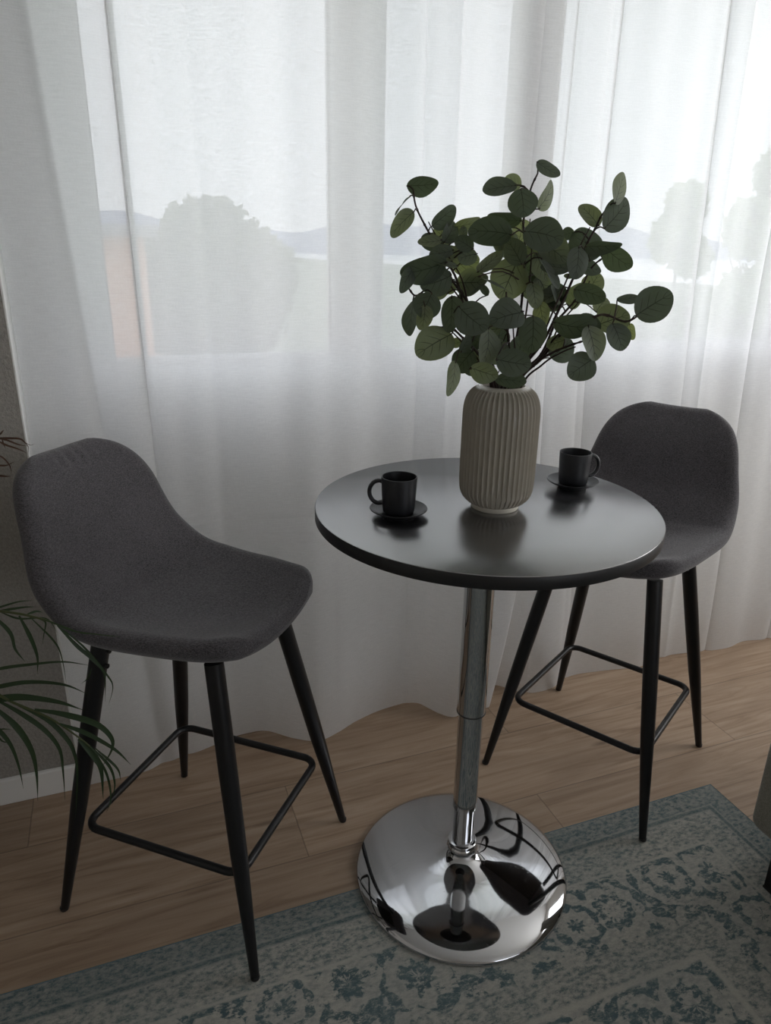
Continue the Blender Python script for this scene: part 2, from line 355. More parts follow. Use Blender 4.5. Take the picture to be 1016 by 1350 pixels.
# window: outer frame and three glazed sashes
win = struct(empty('window_1', (0, 0, 0)), 'three-light white window behind the curtains')
ZB, ZT = .938, 2.10
bm = bmesh.new()
add_box(bm, (RU0, FV+.01, ZB), (-.085, 1.83, ZT)); add_box(bm, (2.30, FV+.01, ZB), (RU1, 1.83, ZT))
add_box(bm, (RU0, FV+.02, 2.06), (RU1, 1.83, ZT)); add_box(bm, (RU0, FV+.02, ZB), (RU1, 1.83, ZB+.02)); add_box(bm, (1.055, FV+.01, ZB), (1.085, 1.83, ZT))
struct(obj('outer_frame', bm, M['pvc'], win, False))
def sash(u0, u1, g0, g1, gz0=1.019, gz1=2.01, dv=0.):
    bm = bmesh.new(); v0, v1 = FV-dv, FV+.06
    add_box(bm, (u0, v0, ZB+.004), (g0, v1, ZT-.02), .004); add_box(bm, (g1, v0, ZB+.004), (u1, v1, ZT-.02), .004)
    add_box(bm, (g0-.004, v0, ZB+.004), (g1+.004, v1, gz0), .004); add_box(bm, (g0-.004, v0, gz1), (g1+.004, v1, ZT-.02), .004)
    for a, b in (((g0-.008, v0-.004, gz0-.012), (g1+.008, v0+.01, gz0)), ((g0-.012, v0-.004, gz0-.01), (g0, v0+.01, gz1+.01)), ((g1, v0-.004, gz0-.01), (g1+.012, v0+.01, gz1+.01))):
        add_box(bm, a, b, .002)
    s = struct(obj('sash', bm, M['pvc'], win, False))
    g = struct(box('glass_pane', (g0-.003, FV+.028, gz0-.003), (g1+.003, FV+.034, gz1+.003), M['glass'], s))
    bm = bmesh.new(); q = .004; y0, y1 = FV+.020, FV+.028
    for a, b in (((g0, y0, gz0), (g0+q, y1, gz1)), ((g1-q, y0, gz0), (g1, y1, gz1)), ((g0, y0, gz0), (g1, y1, gz0+.0015)), ((g0, y0, gz1-q), (g1, y1, gz1))): add_box(bm, a, b)
    struct(obj('gasket', bm, M['black_plastic'], s, False))
    return s
s1 = sash(-.084, .6165, 0., .516); s2 = sash(.6195, 1.054, .642, .985); s3 = sash(1.086, 2.299, 1.10, 1.98)
# window handle on the left sash
bm = bmesh.new(); add_box(bm, (.563, FV-.012, 1.405), (.591, FV, 1.475), .004)
add_tube(bm, [(.577, FV-.005, 1.455), (.577, FV-.045, 1.455)], .008, 12); add_tube(bm, [(.577, FV-.045, 1.462), (.578, FV-.05, 1.42), (.578, FV-.05, 1.355)], [.009, .0085, .0075], 12)
struct(obj('window_handle', bm, M['pvc'], s1))

# ------------------------------------------------------------------ curtains
def curtain(name, label, s0, s1, bottom, folds, right_edge=None, hem_back=0., left_recede=False, base_v=1.60, seed=1):
    rnd = random.Random(seed); ph = [rnd.uniform(0, 6.28) for _ in range(6)]
    ZS = [.004, .02, .05, .09, .14, .2, .27, .35, .43, .5]
    cre = [.582, .612, .648, .672]
    zz = sorted(set(ZS+[.55+i*.05 for i in range(0, 39)]+[c+k*.003 for c in cre for k in (-1.5, -.5, .5, 1.5)])); zz = [z for z in zz if z <= 2.45]
    n = int((s1-s0)/.0035); ss = [s0+(s1-s0)*i/n for i in range(n+1)]
    if hem_back:
        ss = ss+[s1+.004*k for k in range(1, int(hem_back/.004)+1)]
    bm = bmesh.new(); uvl = bm.loops.layers.uv.new('UVMap'); grid = []; uvs = {}
    for z in zz:
        f = min(1, max(0, (1.25-z)/1.25)); f = f*f*(3-2*f)          # 1 at the floor, 0 high up
        row = []
        for s in ss:
            back = max(0, s-s1); q = min(s, s1)
            u = q; v = base_v+.012*math.sin(q*11+ph[0])+.006*math.sin(q*27+ph[1]+z*.4)+.004*math.sin(q*53+ph[2]-z*.8)
            v = v*(1-f)+smooth_table(bottom, q)*f
            if left_recede:
                k = max(0, 1-(q-s0)/.16); v += .055*k*k*(1-min(1, 1.5*f))
            for (p, a, b, sg, drift, fade) in folds:
                pz = p+drift*(1.9-z); x = (q-pz)/sg; e = math.exp(-x*x/2)
                if e > 1e-4:
                    w = (1-fade*f); u += -a*x*e*w; v += b*e*w
            if right_edge and q > s1-.30:
                k = (q-(s1-.30))/.30; k = k*k*(3-2*k); u += right_edge*k*(max(0, (.55-z)/.55))**1.3
            if back:
                r_ = .012; ang = min(PI, back/r_); u += r_*math.sin(ang)*.7-max(0, back-PI*r_); v += r_*(1-math.cos(ang))+.10*max(0, back-PI*r_)
            for c in cre:
                if .1 < q < .62: v -= .0016*math.exp(-((z-c-.012*(q-.2))/.003)**2)
            row.append(bm.verts.new((u, v, z)))
        grid.append(row)
    for j in range(len(zz)-1):
        for i in range(len(ss)-1):
            fc = bm.faces.new((grid[j][i], grid[j][i+1], grid[j+1][i+1], grid[j+1][i]))
            for lp, (si, zi) in zip(fc.loops, ((i, j), (i+1, j), (i+1, j+1), (i, j+1))): lp[uvl].uv = (ss[si], zz[zi])
    o = obj(name, bm, M['curtain'], auto='keep')
    return tag(o, label, 'curtain', 'sheer curtains at the window')
curtain('sheer_curtain', 'sheer white curtain panel hanging on the left, behind the charcoal stool with the palm', RU0+.004, 1.008,
        [(-.19, 1.590), (-.167, 1.59), (-.022, 1.595), (.06, 1.615), (.137, 1.64), (.215, 1.66), (.284, 1.657), (.35, 1.60), (.412, 1.567), (.475, 1.585), (.537, 1.616), (.64, 1.645), (.735, 1.639), (.79, 1.57), (.84, 1.542), (.91, 1.55), (1.0, 1.55)],
        [(.060, .030, .028, .014, .004, .8), (.045, .006, .012, .016, .006, .3), (-.09, .010, .02, .02, .05, .3), (.19, .004, .008, .016, .01, .7), (.685, .008, .010, .009, .004, .8), (.752, .007, -.010, .010, .0, .8), (.935, .085, .028, .026, .0, .95)],
        right_edge=-.085, hem_back=.13, left_recede=True, base_v=1.598, seed=3)
curtain('sheer_curtain', 'sheer white curtain panel hanging on the right, behind the stool beside the sofa', .895, RU1-.01,
        [(.90, 1.63), (.97, 1.645), (1.004, 1.642), (1.045, 1.595), (1.083, 1.572), (1.16, 1.575), (1.25, 1.612), (1.383, 1.602), (1.50, 1.585), (1.60, 1.612), (1.707, 1.603), (1.80, 1.588), (1.87, 1.584), (1.95, 1.60), (2.062, 1.583), (2.2, 1.61), (2.35, 1.58), (2.6, 1.60)],
        [(1.078, .013, .014, .008, -.004, .6), (1.212, .017, .016, .009, .004, .7), (1.18, .006, .008, .010, .004, .7), (1.503, .022, .02, .010, .03, .3), (1.56, .010, -.012, .012, .03, .5), (1.78, .014, .014, .010, .0, .4), (2.05, .02, .018, .010, .0, .4), (2.3, .02, .018, .010, .0, .4)],
        base_v=1.642, seed=8)

# ------------------------------------------------------------------ rug
RUG = (-2.2, 1.305, -1.25, 1.075)
bm = bmesh.new(); add_box(bm, (RUG[0]-RUG[1], RUG[2]-RUG[3], 0), (0, 0, .003), .0012)
rug = tag(obj('area_rug', bm, M['rug'], None, False), 'worn blue grey patterned rug lying on the oak floor', 'rug'); rug.location = (RUG[1], RUG[3], 0.0003)
bm = bmesh.new(); w = .004; X0, Y0 = RUG[0]-RUG[1], RUG[2]-RUG[3]
add_tube(bm, [(0, 0, .0017), (X0, 0, .0017), (X0, Y0, .0017), (0, Y0, .0017)], .0017, 8, closed=True)
obj('binding', bm, M['rugedge'], rug)

# ------------------------------------------------------------------ bar table
TC = room(.1761, 1.1884); TT = .8461
tb = tag(empty('bar_table', (TC.x, TC.y, .0042)), 'round black bar table on a chrome column and dished chrome foot', 'table')
Z0 = .0042
bm = bmesh.new()
prof = [(.216, .0), (.2240, .0), (.2252, .0015), (.2252, .0040), (.2240, .0070), (.2200, .0105), (.2120, .0150), (.2000, .0198), (.1850, .0240), (.1650, .0280), (.1400, .0318), (.1150, .0350), (.0950, .0378), (.0780, .0408), (.0620, .0446), (.0500, .0485), (.0400, .0530), (.0340, .0570), (.0300, .061)]
pp = spline([(r, z, 0) for r, z in prof[4:]], 60)
add_lathe(bm, prof[:4]+[(q.x, q.y) for q in pp], 128)
obj('base', bm, M['chrome'], tb)
bm = bmesh.new(); add_lathe(bm, [(.0225, .052), (.0305, .052), (.0315, .055), (.0305, .058), (.0285, .060), (.0285, .066), (.0305, .068), (.0315, .071), (.0312, .074), (.0285, .077), (.0285, .080), (.0300, .082), (.0300, .085), (.0270, .087), (.0225, .087)], 64)
obj('collar', bm, M['chrome'], tb)
bm = bmesh.new(); add_lathe(bm, [(.0215, .06), (.0215, .19)], 64); obj('lower_column', bm, M['chrome'], tb)
bm = bmesh.new(); add_lathe(bm, [(.0242, .174), (.0247, .1745), (.0247, .42)], 64); obj('middle_column', bm, M['chrome'], tb)
bm = bmesh.new(); add_lathe(bm, [(.0265, .4091), (.0278, .4098), (.0281, .4115), (.0281, .80)], 64); obj('upper_column', bm, M['chrome'], tb)
bm = bmesh.new(); add_lathe(bm, [(.0283, .4075), (.0287, .4078), (.0287, .4100), (.0283, .4103)], 64); obj('sleeve_ring', bm, M['black_plastic'], tb)
bm = bmesh.new(); add_lathe(bm, [(.09, .800), (.10, .806), (.10, TT-Z0-.0225)], 48); obj('mounting_plate', bm, M['black_metal'], tb)
bm = bmesh.new(); zt = TT-Z0
add_lathe(bm, [(.2975, zt-.0222), (.2992, zt-.0215), (.3, zt-.020), (.3, zt-.0022), (.2993, zt-.0008), (.2978, zt)], 160)
top = obj('table_top', bm, [M['laminate'], M['edge']], tb)
for p_ in top.data.polygons:
    if abs(p_.normal.z) < .5: p_.material_index = 1

# ------------------------------------------------------------------ bar stools
Q = [.1991, .6293, .1015, .6165, -.0724, .6278, -.1625, .7049, -.2111, .817, -.277, .9041, .2321, .1924, .2086, .2003, .172, .1628, .052, .0348, .0044, .0391, .1524, .1348]
def shell_bm(T=.044, nu=96, nw=57):
    c = spline([(Q[2*i], Q[2*i+1], 0) for i in range(6)], nu)
    hw = [q.x for q in spline(Q[12:18], nu)]; dep = [q.x for q in spline(Q[18:22], nu)]
    L = [0.]
    for a, b in zip(c, c[1:]): L.append(L[-1]+(b-a).length)
    Lt = L[-1]; rf, rt = Q[22], Q[23]
    def rn(d, r):
        k = min(1, max(0, 1-d/r)); return r*(1-math.sqrt(max(0, 1-k**2.3)))
    top_, bot_ = [], []
    bm = bmesh.new()
    for j in range(nu):
        tg = (c[min(j+1, nu-1)]-c[max(j-1, 0)]).normalized(); nx, nz = tg.y, -tg.x
        h = max(.004, hw[j]-.95*rn(L[j], rf)-.95*rn(Lt-L[j], rt)); ra, rb = [], []
        for i in range(nw):
            w_ = math.sin((-1+2*i/(nw-1))*PI/2); e = min((1-abs(w_))*h, L[j], Lt-L[j]); k = min(1, max(0, 1-e/.03))
            th = T/2*math.sqrt(max(0, 1-k*k)); off = dep[j]*(w_*h/.2)**2
            # soft pleats where the cover is gathered over the top edge, shallow crease where back meets seat
            d_top = Lt-L[j]; pl = .0022*math.exp(-((d_top-.034)/.018)**2)*math.sin(w_*h*260)*math.exp(-((w_*h)/.045)**2)
            cr = -.004*math.exp(-((L[j]-Lt*.50)/.018)**2)*(1-w_*w_)
            top = off+th+(pl+cr if th > T*.3 else 0)
            ra.append(Vector((c[j].x+nx*top, w_*h, c[j].y+nz*top))); b_ = off-th; rb.append(Vector((c[j].x+nx*b_, w_*h, c[j].y+nz*b_)))
        top_.append(ra); bot_.append(rb)
    V = {}
    def vt(a):
        k = (round(a.x, 5), round(a.y, 5), round(a.z, 5))
        if k not in V: V[k] = bm.verts.new(a)
        return V[k]
    for G, flip in ((top_, False), (bot_, True)):
        for j in range(nu-1):
            for i in range(nw-1):
                q = [vt(G[j][i]), vt(G[j][i+1]), vt(G[j+1][i+1]), vt(G[j+1][i])]
                q = [x for k, x in enumerate(q) if x not in q[:k]]
                if len(q) >= 3:
                    try: bm.faces.new(q if not flip else q[::-1])
                    except ValueError: pass
    return bm, c, hw, L
FX, FY, TX, TY = .2176, .2083, .1162, .1148; ZL = .60
RINGZ = .193
def leg_axis(sx, sy, z):
    t = z/ZL; return Vector((sx*(FX+(TX-FX)*t), sy*(FY+(TY-FY)*t), z))
def under(x, y):     # height of the seat underside near (x, y)
    return lerp_table([(-.16, .655), (-.07, .600), (.1, .588), (.2, .600)], x)+.012
def make_stool(name, loc, heading, label, rugfeet):
    r = tag(empty(name, (loc.x, loc.y, 0), heading), label, 'bar stool', 'charcoal bar stools at the round table')
    bm, *_ = shell_bm(); obj('seat_shell', bm, M['charcoal'], r)
    # mounting frame below the seat
    bm = bmesh.new()
    add_box(bm, (-.11, -.10, .592), (.10, .10, .600), .002)
    obj('seat_plate', bm, M['black_metal'], r)
    for sx, sy in ((1, -1), (1, 1), (-1, 1), (-1, -1)):
        z0 = .0042 if (sx, sy) in rugfeet else .0004
        bm = bmesh.new(); zs = [z0, z0+.004, .30, .42, .598]
        pts = [leg_axis(sx, sy, z) for z in (z0+.006, .08, .25, .40, .597)]
        add_tube(bm, pts, [.0083, .0105, .0155, .0168, .0168], 20)
        lg = obj('leg', bm, M['black_metal'], r)
        bm = bmesh.new(); a = leg_axis(sx, sy, z0); b = leg_axis(sx, sy, z0+.012)
        bmf = bm; add_lathe(bmf, [(.0070, z0), (.0082, z0+.001), (.0086, z0+.004), (.0086, z0+.007)], 16, c=(a.x, a.y, 0)); obj('foot_cap', bm, M['black_plastic'], lg)
        # fixing screws at the leg top
    # foot ring: rounded square tube outside the legs
    bm = bmesh.new(); hx, hy = leg_axis(1, 1, RINGZ).x-.012, leg_axis(1, 1, RINGZ).y-.012; rc = .030; pts = []
    for (sx, sy, a0) in ((1, 1, 0), (-1, 1, PI/2), (-1, -1, PI), (1, -1, 3*PI/2)):
        for k in range(7):
            a = a0+PI/2*k/6; pts.append((sx*(hx-rc)+rc*math.cos(a), sy*(hy-rc)+rc*math.sin(a), RINGZ))
    add_tube(bm, pts, .0078, 14, closed=True); obj('foot_ring', bm, M['black_metal'], r)
    # bolt heads on the rear legs, just under the seat
    for sx, sy in ((-1, -1), (-1, 1)):
        a = leg_axis(sx, sy, .575); b = leg_axis(sx, sy, .545)
        for p0 in (a, b):
            bm = bmesh.new(); d = Vector((1, 0, 0)); add_tube(bm, [p0+d*.010, p0+d*.022], .0048, 10); obj('bolt', bm, M['black_metal'], r)
    return r
SL = room(-.36125, 1.20059); SR = room(.57278, 1.57938)
make_stool('bar_stool', SL, -.33227-YAW, 'charcoal fabric bar stool in front of the palm fronds, left of the table', {(1, -1)})
make_stool('bar_stool', SR, -2.23488-YAW, 'charcoal fabric bar stool partly hidden by the table top, beside the sofa', {(1, 1)})

# ------------------------------------------------------------------ vase
VC = at_level(651.5, 667.5, TT)
vz = tag(empty('ribbed_vase', (VC.x, VC.y, TT+.0004)), 'cream ribbed ceramic vase standing on the black table top', 'vase')
NR = 46
outer = [(.0415, .0085), (.0480, .0115), (.0545, .0170), (.0600, .0250), (.0630, .0350), (.0642, .0480), (.0645, .07), (.0645, .11), (.0645, .15), (.0642, .168), (.0630, .180), (.0600, .191), (.0550, .200), (.0480, .2065), (.0410, .2095), (.0375, .2105)]
pr = [(q.x, q.y) for q in spline([(a, b, 0) for a, b in outer], 72)]
def flute(r, z, a, i):
    k = abs(math.sin(a*NR/2)); d = k**.42                        # narrow ridges, wide hollows
    amp = .0046*min(1, max(0, (z-.0085)/.008))*min(1, max(0, (.2100-z)/.006))
    return r-amp*d
bm = bmesh.new(); add_lathe(bm, pr, NR*12, cap0=False, cap1=False, radial=flute)
add_lathe(bm, [(.0375, .2105), (.0362, .2120), (.0345, .2118), (.0338, .2095), (.0345, .205), (.054, .19), (.060, .17), (.060, .03), (.05, .014), (.0, .012)], 64, cap0=False, cap1=False)
obj('body', bm, M['vase'], vz)
bm = bmesh.new(); add_lathe(bm, [(.036, 0), (.0402, .0), (.0412, .0015), (.0412, .0078), (.0405, .0088), (.03, .0095)], 96); obj('foot', bm, M['foot'], vz)

# ------------------------------------------------------------------ cups and saucers
def cup_set(px, handle_ang, cup_label, saucer_label):
    C_ = at_level(px[0], px[1], TT)
    bm = bmesh.new(); add_lathe(bm, [(.0, .0), (.026, .0), (.0268, .0008), (.0275, .003), (.036, .0058), (.044, .0094), (.0478, .0122), (.0484, .0134), (.0478, .0142), (.0440, .0122), (.036, .0086), (.029, .0062), (.0, .0058)], 72, cap0=False, cap1=False)
    bmesh.ops.remove_doubles(bm, verts=bm.verts[:], dist=1e-6)
    s = obj('saucer', bm, M['cup']); s.location = (C_.x, C_.y, TT+.0003); tag(s, saucer_label, 'saucer', 'small black saucers')
    e = tag(empty('espresso_cup', (C_.x, C_.y, TT+.0064), handle_ang), cup_label, 'cup', 'small black cups')
    H = .0625; bm = bmesh.new()
    add_lathe(bm, [(.0, .0005), (.0215, .0), (.0248, .0008), (.0262, .003), (.0270, .008), (.0282, .025), (.0292, .045), (.0299, H-.0015), (.0297, H-.0003), (.0288, H), (.0280, H-.0006), (.0276, H-.003), (.0268, .04), (.0258, .02), (.0235, .008), (.0, .006)], 72, cap0=False, cap1=False)
    bmesh.ops.remove_doubles(bm, verts=bm.verts[:], dist=1e-6)
    obj('body', bm, M['cup'], e)
    bm = bmesh.new(); R_ = .0165; pts = []
    for k in range(25):
        a = math.radians(112)-math.radians(224)*k/24; pts.append((.0335+R_*math.cos(a)*.95, 0, .0345+.0195*math.sin(a)))
    pts[0] = (.0275, 0, .0525); pts[-1] = (.0265, 0, .0165); add_tube(bm, pts, .0036, 14)
    for v in bm.verts: v.co.y *= 1.25
    obj('handle', bm, M['cup'], e)
    # coffee left in it
    return e
RIGHT = math.atan2((RZ @ Vector((1, 0, 0))).y, (RZ @ Vector((1, 0, 0))).x)
cup_set((525, 679.5), RIGHT+PI-.05, 'small black cup left of the vase, handle pointing left', 'small black saucer under the cup left of the vase')
cup_set((754, 641.5), RIGHT+.22, 'small black cup right of the vase, handle towards the stool', 'small black saucer under the cup right of the vase')

# ------------------------------------------------------------------ eucalyptus sprigs
YV = VC.dot(VIEW)
def cz(x, y, d): return at_view(500+x/2.54, 200+y/2.54, YV-d)
MOUTH = Vector((VC.x, VC.y, TT+.209))
VR = RZ @ Vector((1, 0, 0))
def root(a, b): return [MOUTH+VR*(a*.5)-VIEW*(b*.5)+Vector((0, 0, -.13)), MOUTH+VR*a-VIEW*b]
SPR = {
 'TL': (root(-.012, -.004), [(345, 660, -.01), (290, 540, -.015), (255, 420, -.02), (200, 330, -.02), (150, 242, -.02), (122, 182, -.015), (113, 128, -.01)], 'eucalyptus sprig leaning up and left, with a thin bare tip'),
 'C': (root(.0, -.012), [(455, 640, -.02), (472, 540, -.02), (482, 430, -.02), (488, 320, -.015), (482, 235, -.01), (505, 130, -.01), (530, 72, -.01)], 'tallest eucalyptus sprig, upright in the middle of the vase'),
 'TR': (root(.014, .0), [(545, 640, .0), (600, 530, .0), (650, 420, .0), (692, 315, .005), (722, 258, .005), (745, 212, .01), (785, 165, .01)], 'eucalyptus sprig leaning up and right, ending in a folded leaf'),
 'MR': (root(.018, -.008), [(540, 680, -.02), (590, 575, -.03), (660, 490, -.03), (705, 395, -.03), (752, 352, -.02)], 'eucalyptus sprig at mid height on the right, with side shoots'),
 'FR': (root(.02, .008), [(545, 690, .03), (610, 610, .05), (690, 572, .06), (750, 545, .06), (830, 568, .06), (900, 520, .06)], 'eucalyptus sprig reaching furthest right with a large round end leaf'),
 'LR': (root(.018, .016), [(520, 712, .05), (580, 672, .07), (640, 648, .08), (682, 634, .08)], 'short eucalyptus sprig drooping low on the right of the vase mouth'),
 'L': (root(-.016, -.01), [(350, 640, .0), (310, 530, -.01), (250, 440, -.01), (215, 400, .0), (130, 480, .01), (95, 455, .01)], 'eucalyptus sprig arching left with a bent side twig'),
 'LL': (root(-.014, .014), [(340, 690, .05), (290, 635, .06), (240, 590, .07), (190, 590, .07)], 'short eucalyptus sprig drooping low on the left of the vase mouth'),
 'F': (root(.0, .02), [(435, 690, .06), (430, 610, .08), (425, 540, .085), (425, 470, .07)], 'short leafy eucalyptus sprig at the front of the bouquet'),
}
# (sprig, cx, cy, length, width, angle, depth, folded)
LV = [
 ('TL', 145, 111, 100, 32, 4, -.01), ('TL', 75, 178, 76, 17, 227, .0), ('TL', 76, 242, 106, 40, 226, .01), ('TL', 216, 218, 96, 42, 38, -.01), ('TL', 168, 299, 76, 52, 185, .0),
 ('TL', 236, 268, 76, 52, 62, -.02), ('TL', 295, 245, 88, 20, 13, -.03), ('TL', 207, 336, 78, 58, 190, .02), ('TL', 283, 308, 66, 52, 150, .0), ('TL', 280, 270, 40, 30, 80, -.03), ('TL', 295, 352, 66, 60, 200, -.01),
 ('L', 150, 395, 150, 62, 198, .04), ('L', 92, 430, 90, 36, 240, .045), ('L', 215, 375, 92, 42, 170, .03), ('L', 190, 432, 104, 92, 200, .02), ('L', 238, 456, 42, 36, 60, -.04), ('L', 160, 515, 88, 92, 250, .05), ('L', 146, 556, 80, 54, 262, .06), ('L', 104, 556, 112, 46, 262, .02), ('L', 352, 462, 40, 30, 120, -.03),
 ('C', 370, 273, 138, 66, 176, .02), ('C', 418, 228, 108, 20, 176, -.01), ('C', 415, 292, 74, 60, 250, -.03), ('C', 402, 122, 108, 78, 190, .01), ('C', 446, 103, 60, 52, 160, -.02), ('C', 478, 172, 92, 95, 275, .03), ('C', 562, 147, 100, 44, 58, .0), ('C', 566, 56, 84, 62, 330, .0),
 ('C', 549, 280, 128, 122, 340, .05), ('C', 582, 328, 112, 92, 320, .0), ('C', 452, 335, 92, 60, 120, .01), ('C', 435, 428, 132, 122, 250, -.01), ('C', 570, 408, 112, 56, 300, .02), ('C', 550, 462, 92, 86, 300, -.06), ('C', 520, 480, 82, 62, 280, .0), ('C', 545, 385, 90, 84, 300, -.04),
 ('C', 370, 370, 98, 56, 40, .0), ('C', 392, 440, 118, 34, 338, .04), ('TL', 230, 345, 80, 60, 200, -.02),
 ('TR', 664, 371, 100, 76, 265, .05), ('TR', 690, 310, 118, 112, 100, -.02), ('TR', 705, 211, 90, 70, 130, .0), ('TR', 795, 208, 122, 86, 50, .02), ('TR', 803, 122, 100, 56, 75, .03), ('TR', 630, 277, 44, 40, 200, -.03), ('TR', 633, 416, 30, 22, 180, .0),
 ('MR', 797, 355, 108, 46, 322, .0), ('MR', 750, 316, 116, 15, 2, .02), ('MR', 717, 442, 74, 72, 60, -.04), ('MR', 704, 478, 104, 44, 342, .03), ('MR', 745, 514, 68, 60, 50, -.04), ('MR', 590, 480, 70, 32, 110, -.02), ('MR', 543, 545, 80, 42, 280, .0),
 ('FR', 832, 492, 70, 42, 10, .03), ('FR', 918, 512, 134, 112, 32, .08), ('FR', 783, 562, 112, 104, 20, .04), ('FR', 800, 618, 92, 88, 290, .07), ('FR', 841, 603, 52, 22, 280, .03), ('FR', 655, 585, 138, 50, 350, .09), ('FR', 715, 640, 112, 84, 285, .10), ('FR', 700, 578, 84, 56, 330, .05),
 ('LR', 610, 660, 98, 90, 40, .02), ('LR', 675, 722, 112, 94, 215, .10), ('LR', 590, 640, 60, 50, 200, .05),
 ('F', 428, 548, 116, 114, 200, .11), ('F', 508, 610, 114, 84, 265, .11), ('F', 362, 650, 116, 72, 265, .11), ('F', 450, 706, 112, 84, 350, .13), ('F', 350, 742, 92, 58, 340, .12), ('F', 440, 765, 98, 40, 355, .11), ('F', 330, 700, 80, 70, 200, .05), ('F', 470, 660, 90, 70, 80, .02), ('F', 400, 620, 80, 70, 80, .0),
 ('LL', 312, 555, 116, 110, 320, .12), ('LL', 237, 544, 116, 64, 265, .09), ('LL', 185, 642, 138, 116, 215, .09), ('LL', 283, 702, 82, 80, 230, .08), ('LL', 248, 760, 112, 46, 262, .12), ('LL', 290, 642, 62, 36, 60, .10), ('LL', 256, 640, 42, 30, 190, .05), ('LL', 330, 620, 90, 60, 250, .04),
]
def add_leaf(bm, uvl, C_, lx, wy, ang, tl, tip, rnd, fold=.0):
    """a rounded ovate blade: C_ centre, lx/wy true length and width, ang in the image plane, tl tilt about the midrib, tip tilt along it"""
    a = math.cos(ang)*CR+math.sin(ang)*CU; l = -math.sin(ang)*CR+math.cos(ang)*CU; n = -CF
    l2 = math.cos(tl)*l+math.sin(tl)*n; n2 = -math.sin(tl)*l+math.cos(tl)*n
    a2 = math.cos(tip)*a+math.sin(tip)*n2; n3 = -math.sin(tip)*a+math.cos(tip)*n2
    NU, NW = 14, 8; cup = rnd.uniform(-.12, .28); bend = rnd.uniform(-.35, .12); wav = rnd.uniform(0, 6.3); skew = rnd.uniform(-.05, .05)
    G = []
    for i in range(NU+1):
        t = .5-.5*math.cos(PI*i/NU); sh = math.sin(PI*t**.92)**.52 if 0 < t < 1 else 0
        sh = max(sh, .02); row = []
        for j in range(NW+1):
            q = -1+2*j/NW; x = (t-.5)*lx; y = q*sh*wy/2+skew*lx*math.sin(PI*t)
            z = cup*(q*sh)**2*wy*.5+bend*(t-.35)**2*lx+.03*lx*math.sin(5*t+wav)*q*abs(q)*sh-.012*lx*(1-min(1, abs(q)*5))
            row.append(bm.verts.new(C_+a2*x+l2*y+n3*z))
        G.append(row)
    for i in range(NU):
        for j in range(NW):
            f = bm.faces.new((G[i][j], G[i+1][j], G[i+1][j+1], G[i][j+1]))
            for lp, (p, q) in zip(f.loops, ((i, j), (i+1, j), (i+1, j+1), (i, j+1))): lp[uvl].uv = (.5-.5*math.cos(PI*p/NU), q/NW)
    return C_-a2*lx*.5
rl = random.Random(21)
for key, (rt, pts, label) in SPR.items():
    path = spline(rt+[cz(*p) for p in pts], 60)
    sp = tag(empty('eucalyptus_sprig', rt[1]), label+', standing in the cream vase' if len((label+' standing in the cream vase').split()) <= 16 else label, 'foliage sprig', 'artificial eucalyptus sprigs in the vase')
    inv = Vector(rt[1]); loc_path = [p-inv for p in path]
    bm = bmesh.new(); add_tube(bm, loc_path, [.0027-.0014*i/59 for i in range(60)], 8)
    # little nodes along the twig
    for i in range(8, 58, 6):
        p = loc_path[i]; add_tube(bm, [p-(loc_path[i+1]-p).normalized()*.003, p, p+(loc_path[i+1]-p).normalized()*.003], [.0014, .0036-.0018*i/60, .0014], 8)
    bl = bmesh.new(); uvl = bl.loops.layers.uv.new('UVMap')
    for (k, cx, cy, L_, W_, ang, d) in LV:
        if k != key: continue
        C_ = cz(cx, cy, d); s_ = (C_-CAM).dot(CF)/FPX/2.54
        tw = max(W_, .80*L_); wl = max(L_, .92*W_)
        tl = math.acos(min(1, W_/tw))*rl.choice((1, 1, -1)); tp = math.acos(min(1, L_/wl))*rl.choice((1, -1))
        if W_ >= .8*L_: tl += rl.uniform(-.25, .25); tp += rl.uniform(-.3, .3)
        b = add_leaf(bl, uvl, C_-inv, wl*s_*1.07, tw*s_*1.07, math.radians(ang), tl, tp, rl)
        # petiole to the nearest point of the twig below the leaf
        best = min(loc_path[10:], key=lambda p: (p-b).length+.25*max(0, p.z-b.z+.01))
        mid = (best+b)/2+Vector((0, 0, .12*(best-b).length))-VIEW*.003
        add_tube(bm, spline([best, mid, b, b+(C_-inv-b)*.12], 10), [.0012, .0012, .0011, .0011, .0010, .0010, .0010, .0009, .0008, .0006], 6)
    for k in range({'TL': 5, 'C': 7, 'TR': 3, 'MR': 3, 'FR': 0, 'LR': 0, 'L': 3, 'LL': 2, 'F': 3}[key]):
        i = rl.randrange(24, 50) if key in ('TL', 'C') else rl.randrange(22, 54)
        i = min(i, 36)
        p = loc_path[i]; sz = rl.uniform(.038, .052); an = rl.uniform(0, 2*PI)
        C_ = p+(math.cos(an)*CR+math.sin(an)*CU)*sz*.62-VIEW*rl.uniform(-.06, .0)
        b = add_leaf(bl, uvl, C_, sz, sz*rl.uniform(.82, .95), an, rl.uniform(-.9, .9), rl.uniform(-.6, .6), rl)
        add_tube(bm, [p, (p+b)/2+Vector((0, 0, .003)), b], [.0012, .0011, .0009], 6)
    # a second thinner shoot beside the main one
    off_ = rl.choice((-1, 1))*rl.uniform(.006, .012)
    q0 = [loc_path[i]+CR*off_*math.sin(PI*.5*min(1, i/30))-VIEW*.006 for i in range(46)]
    add_tube(bm, q0, [.0021-.0012*i/45 for i in range(46)], 8)
    obj('twig', bm, M['twig'], sp)
    obj('leaves', bl, M['leaf'], sp, auto='keep')

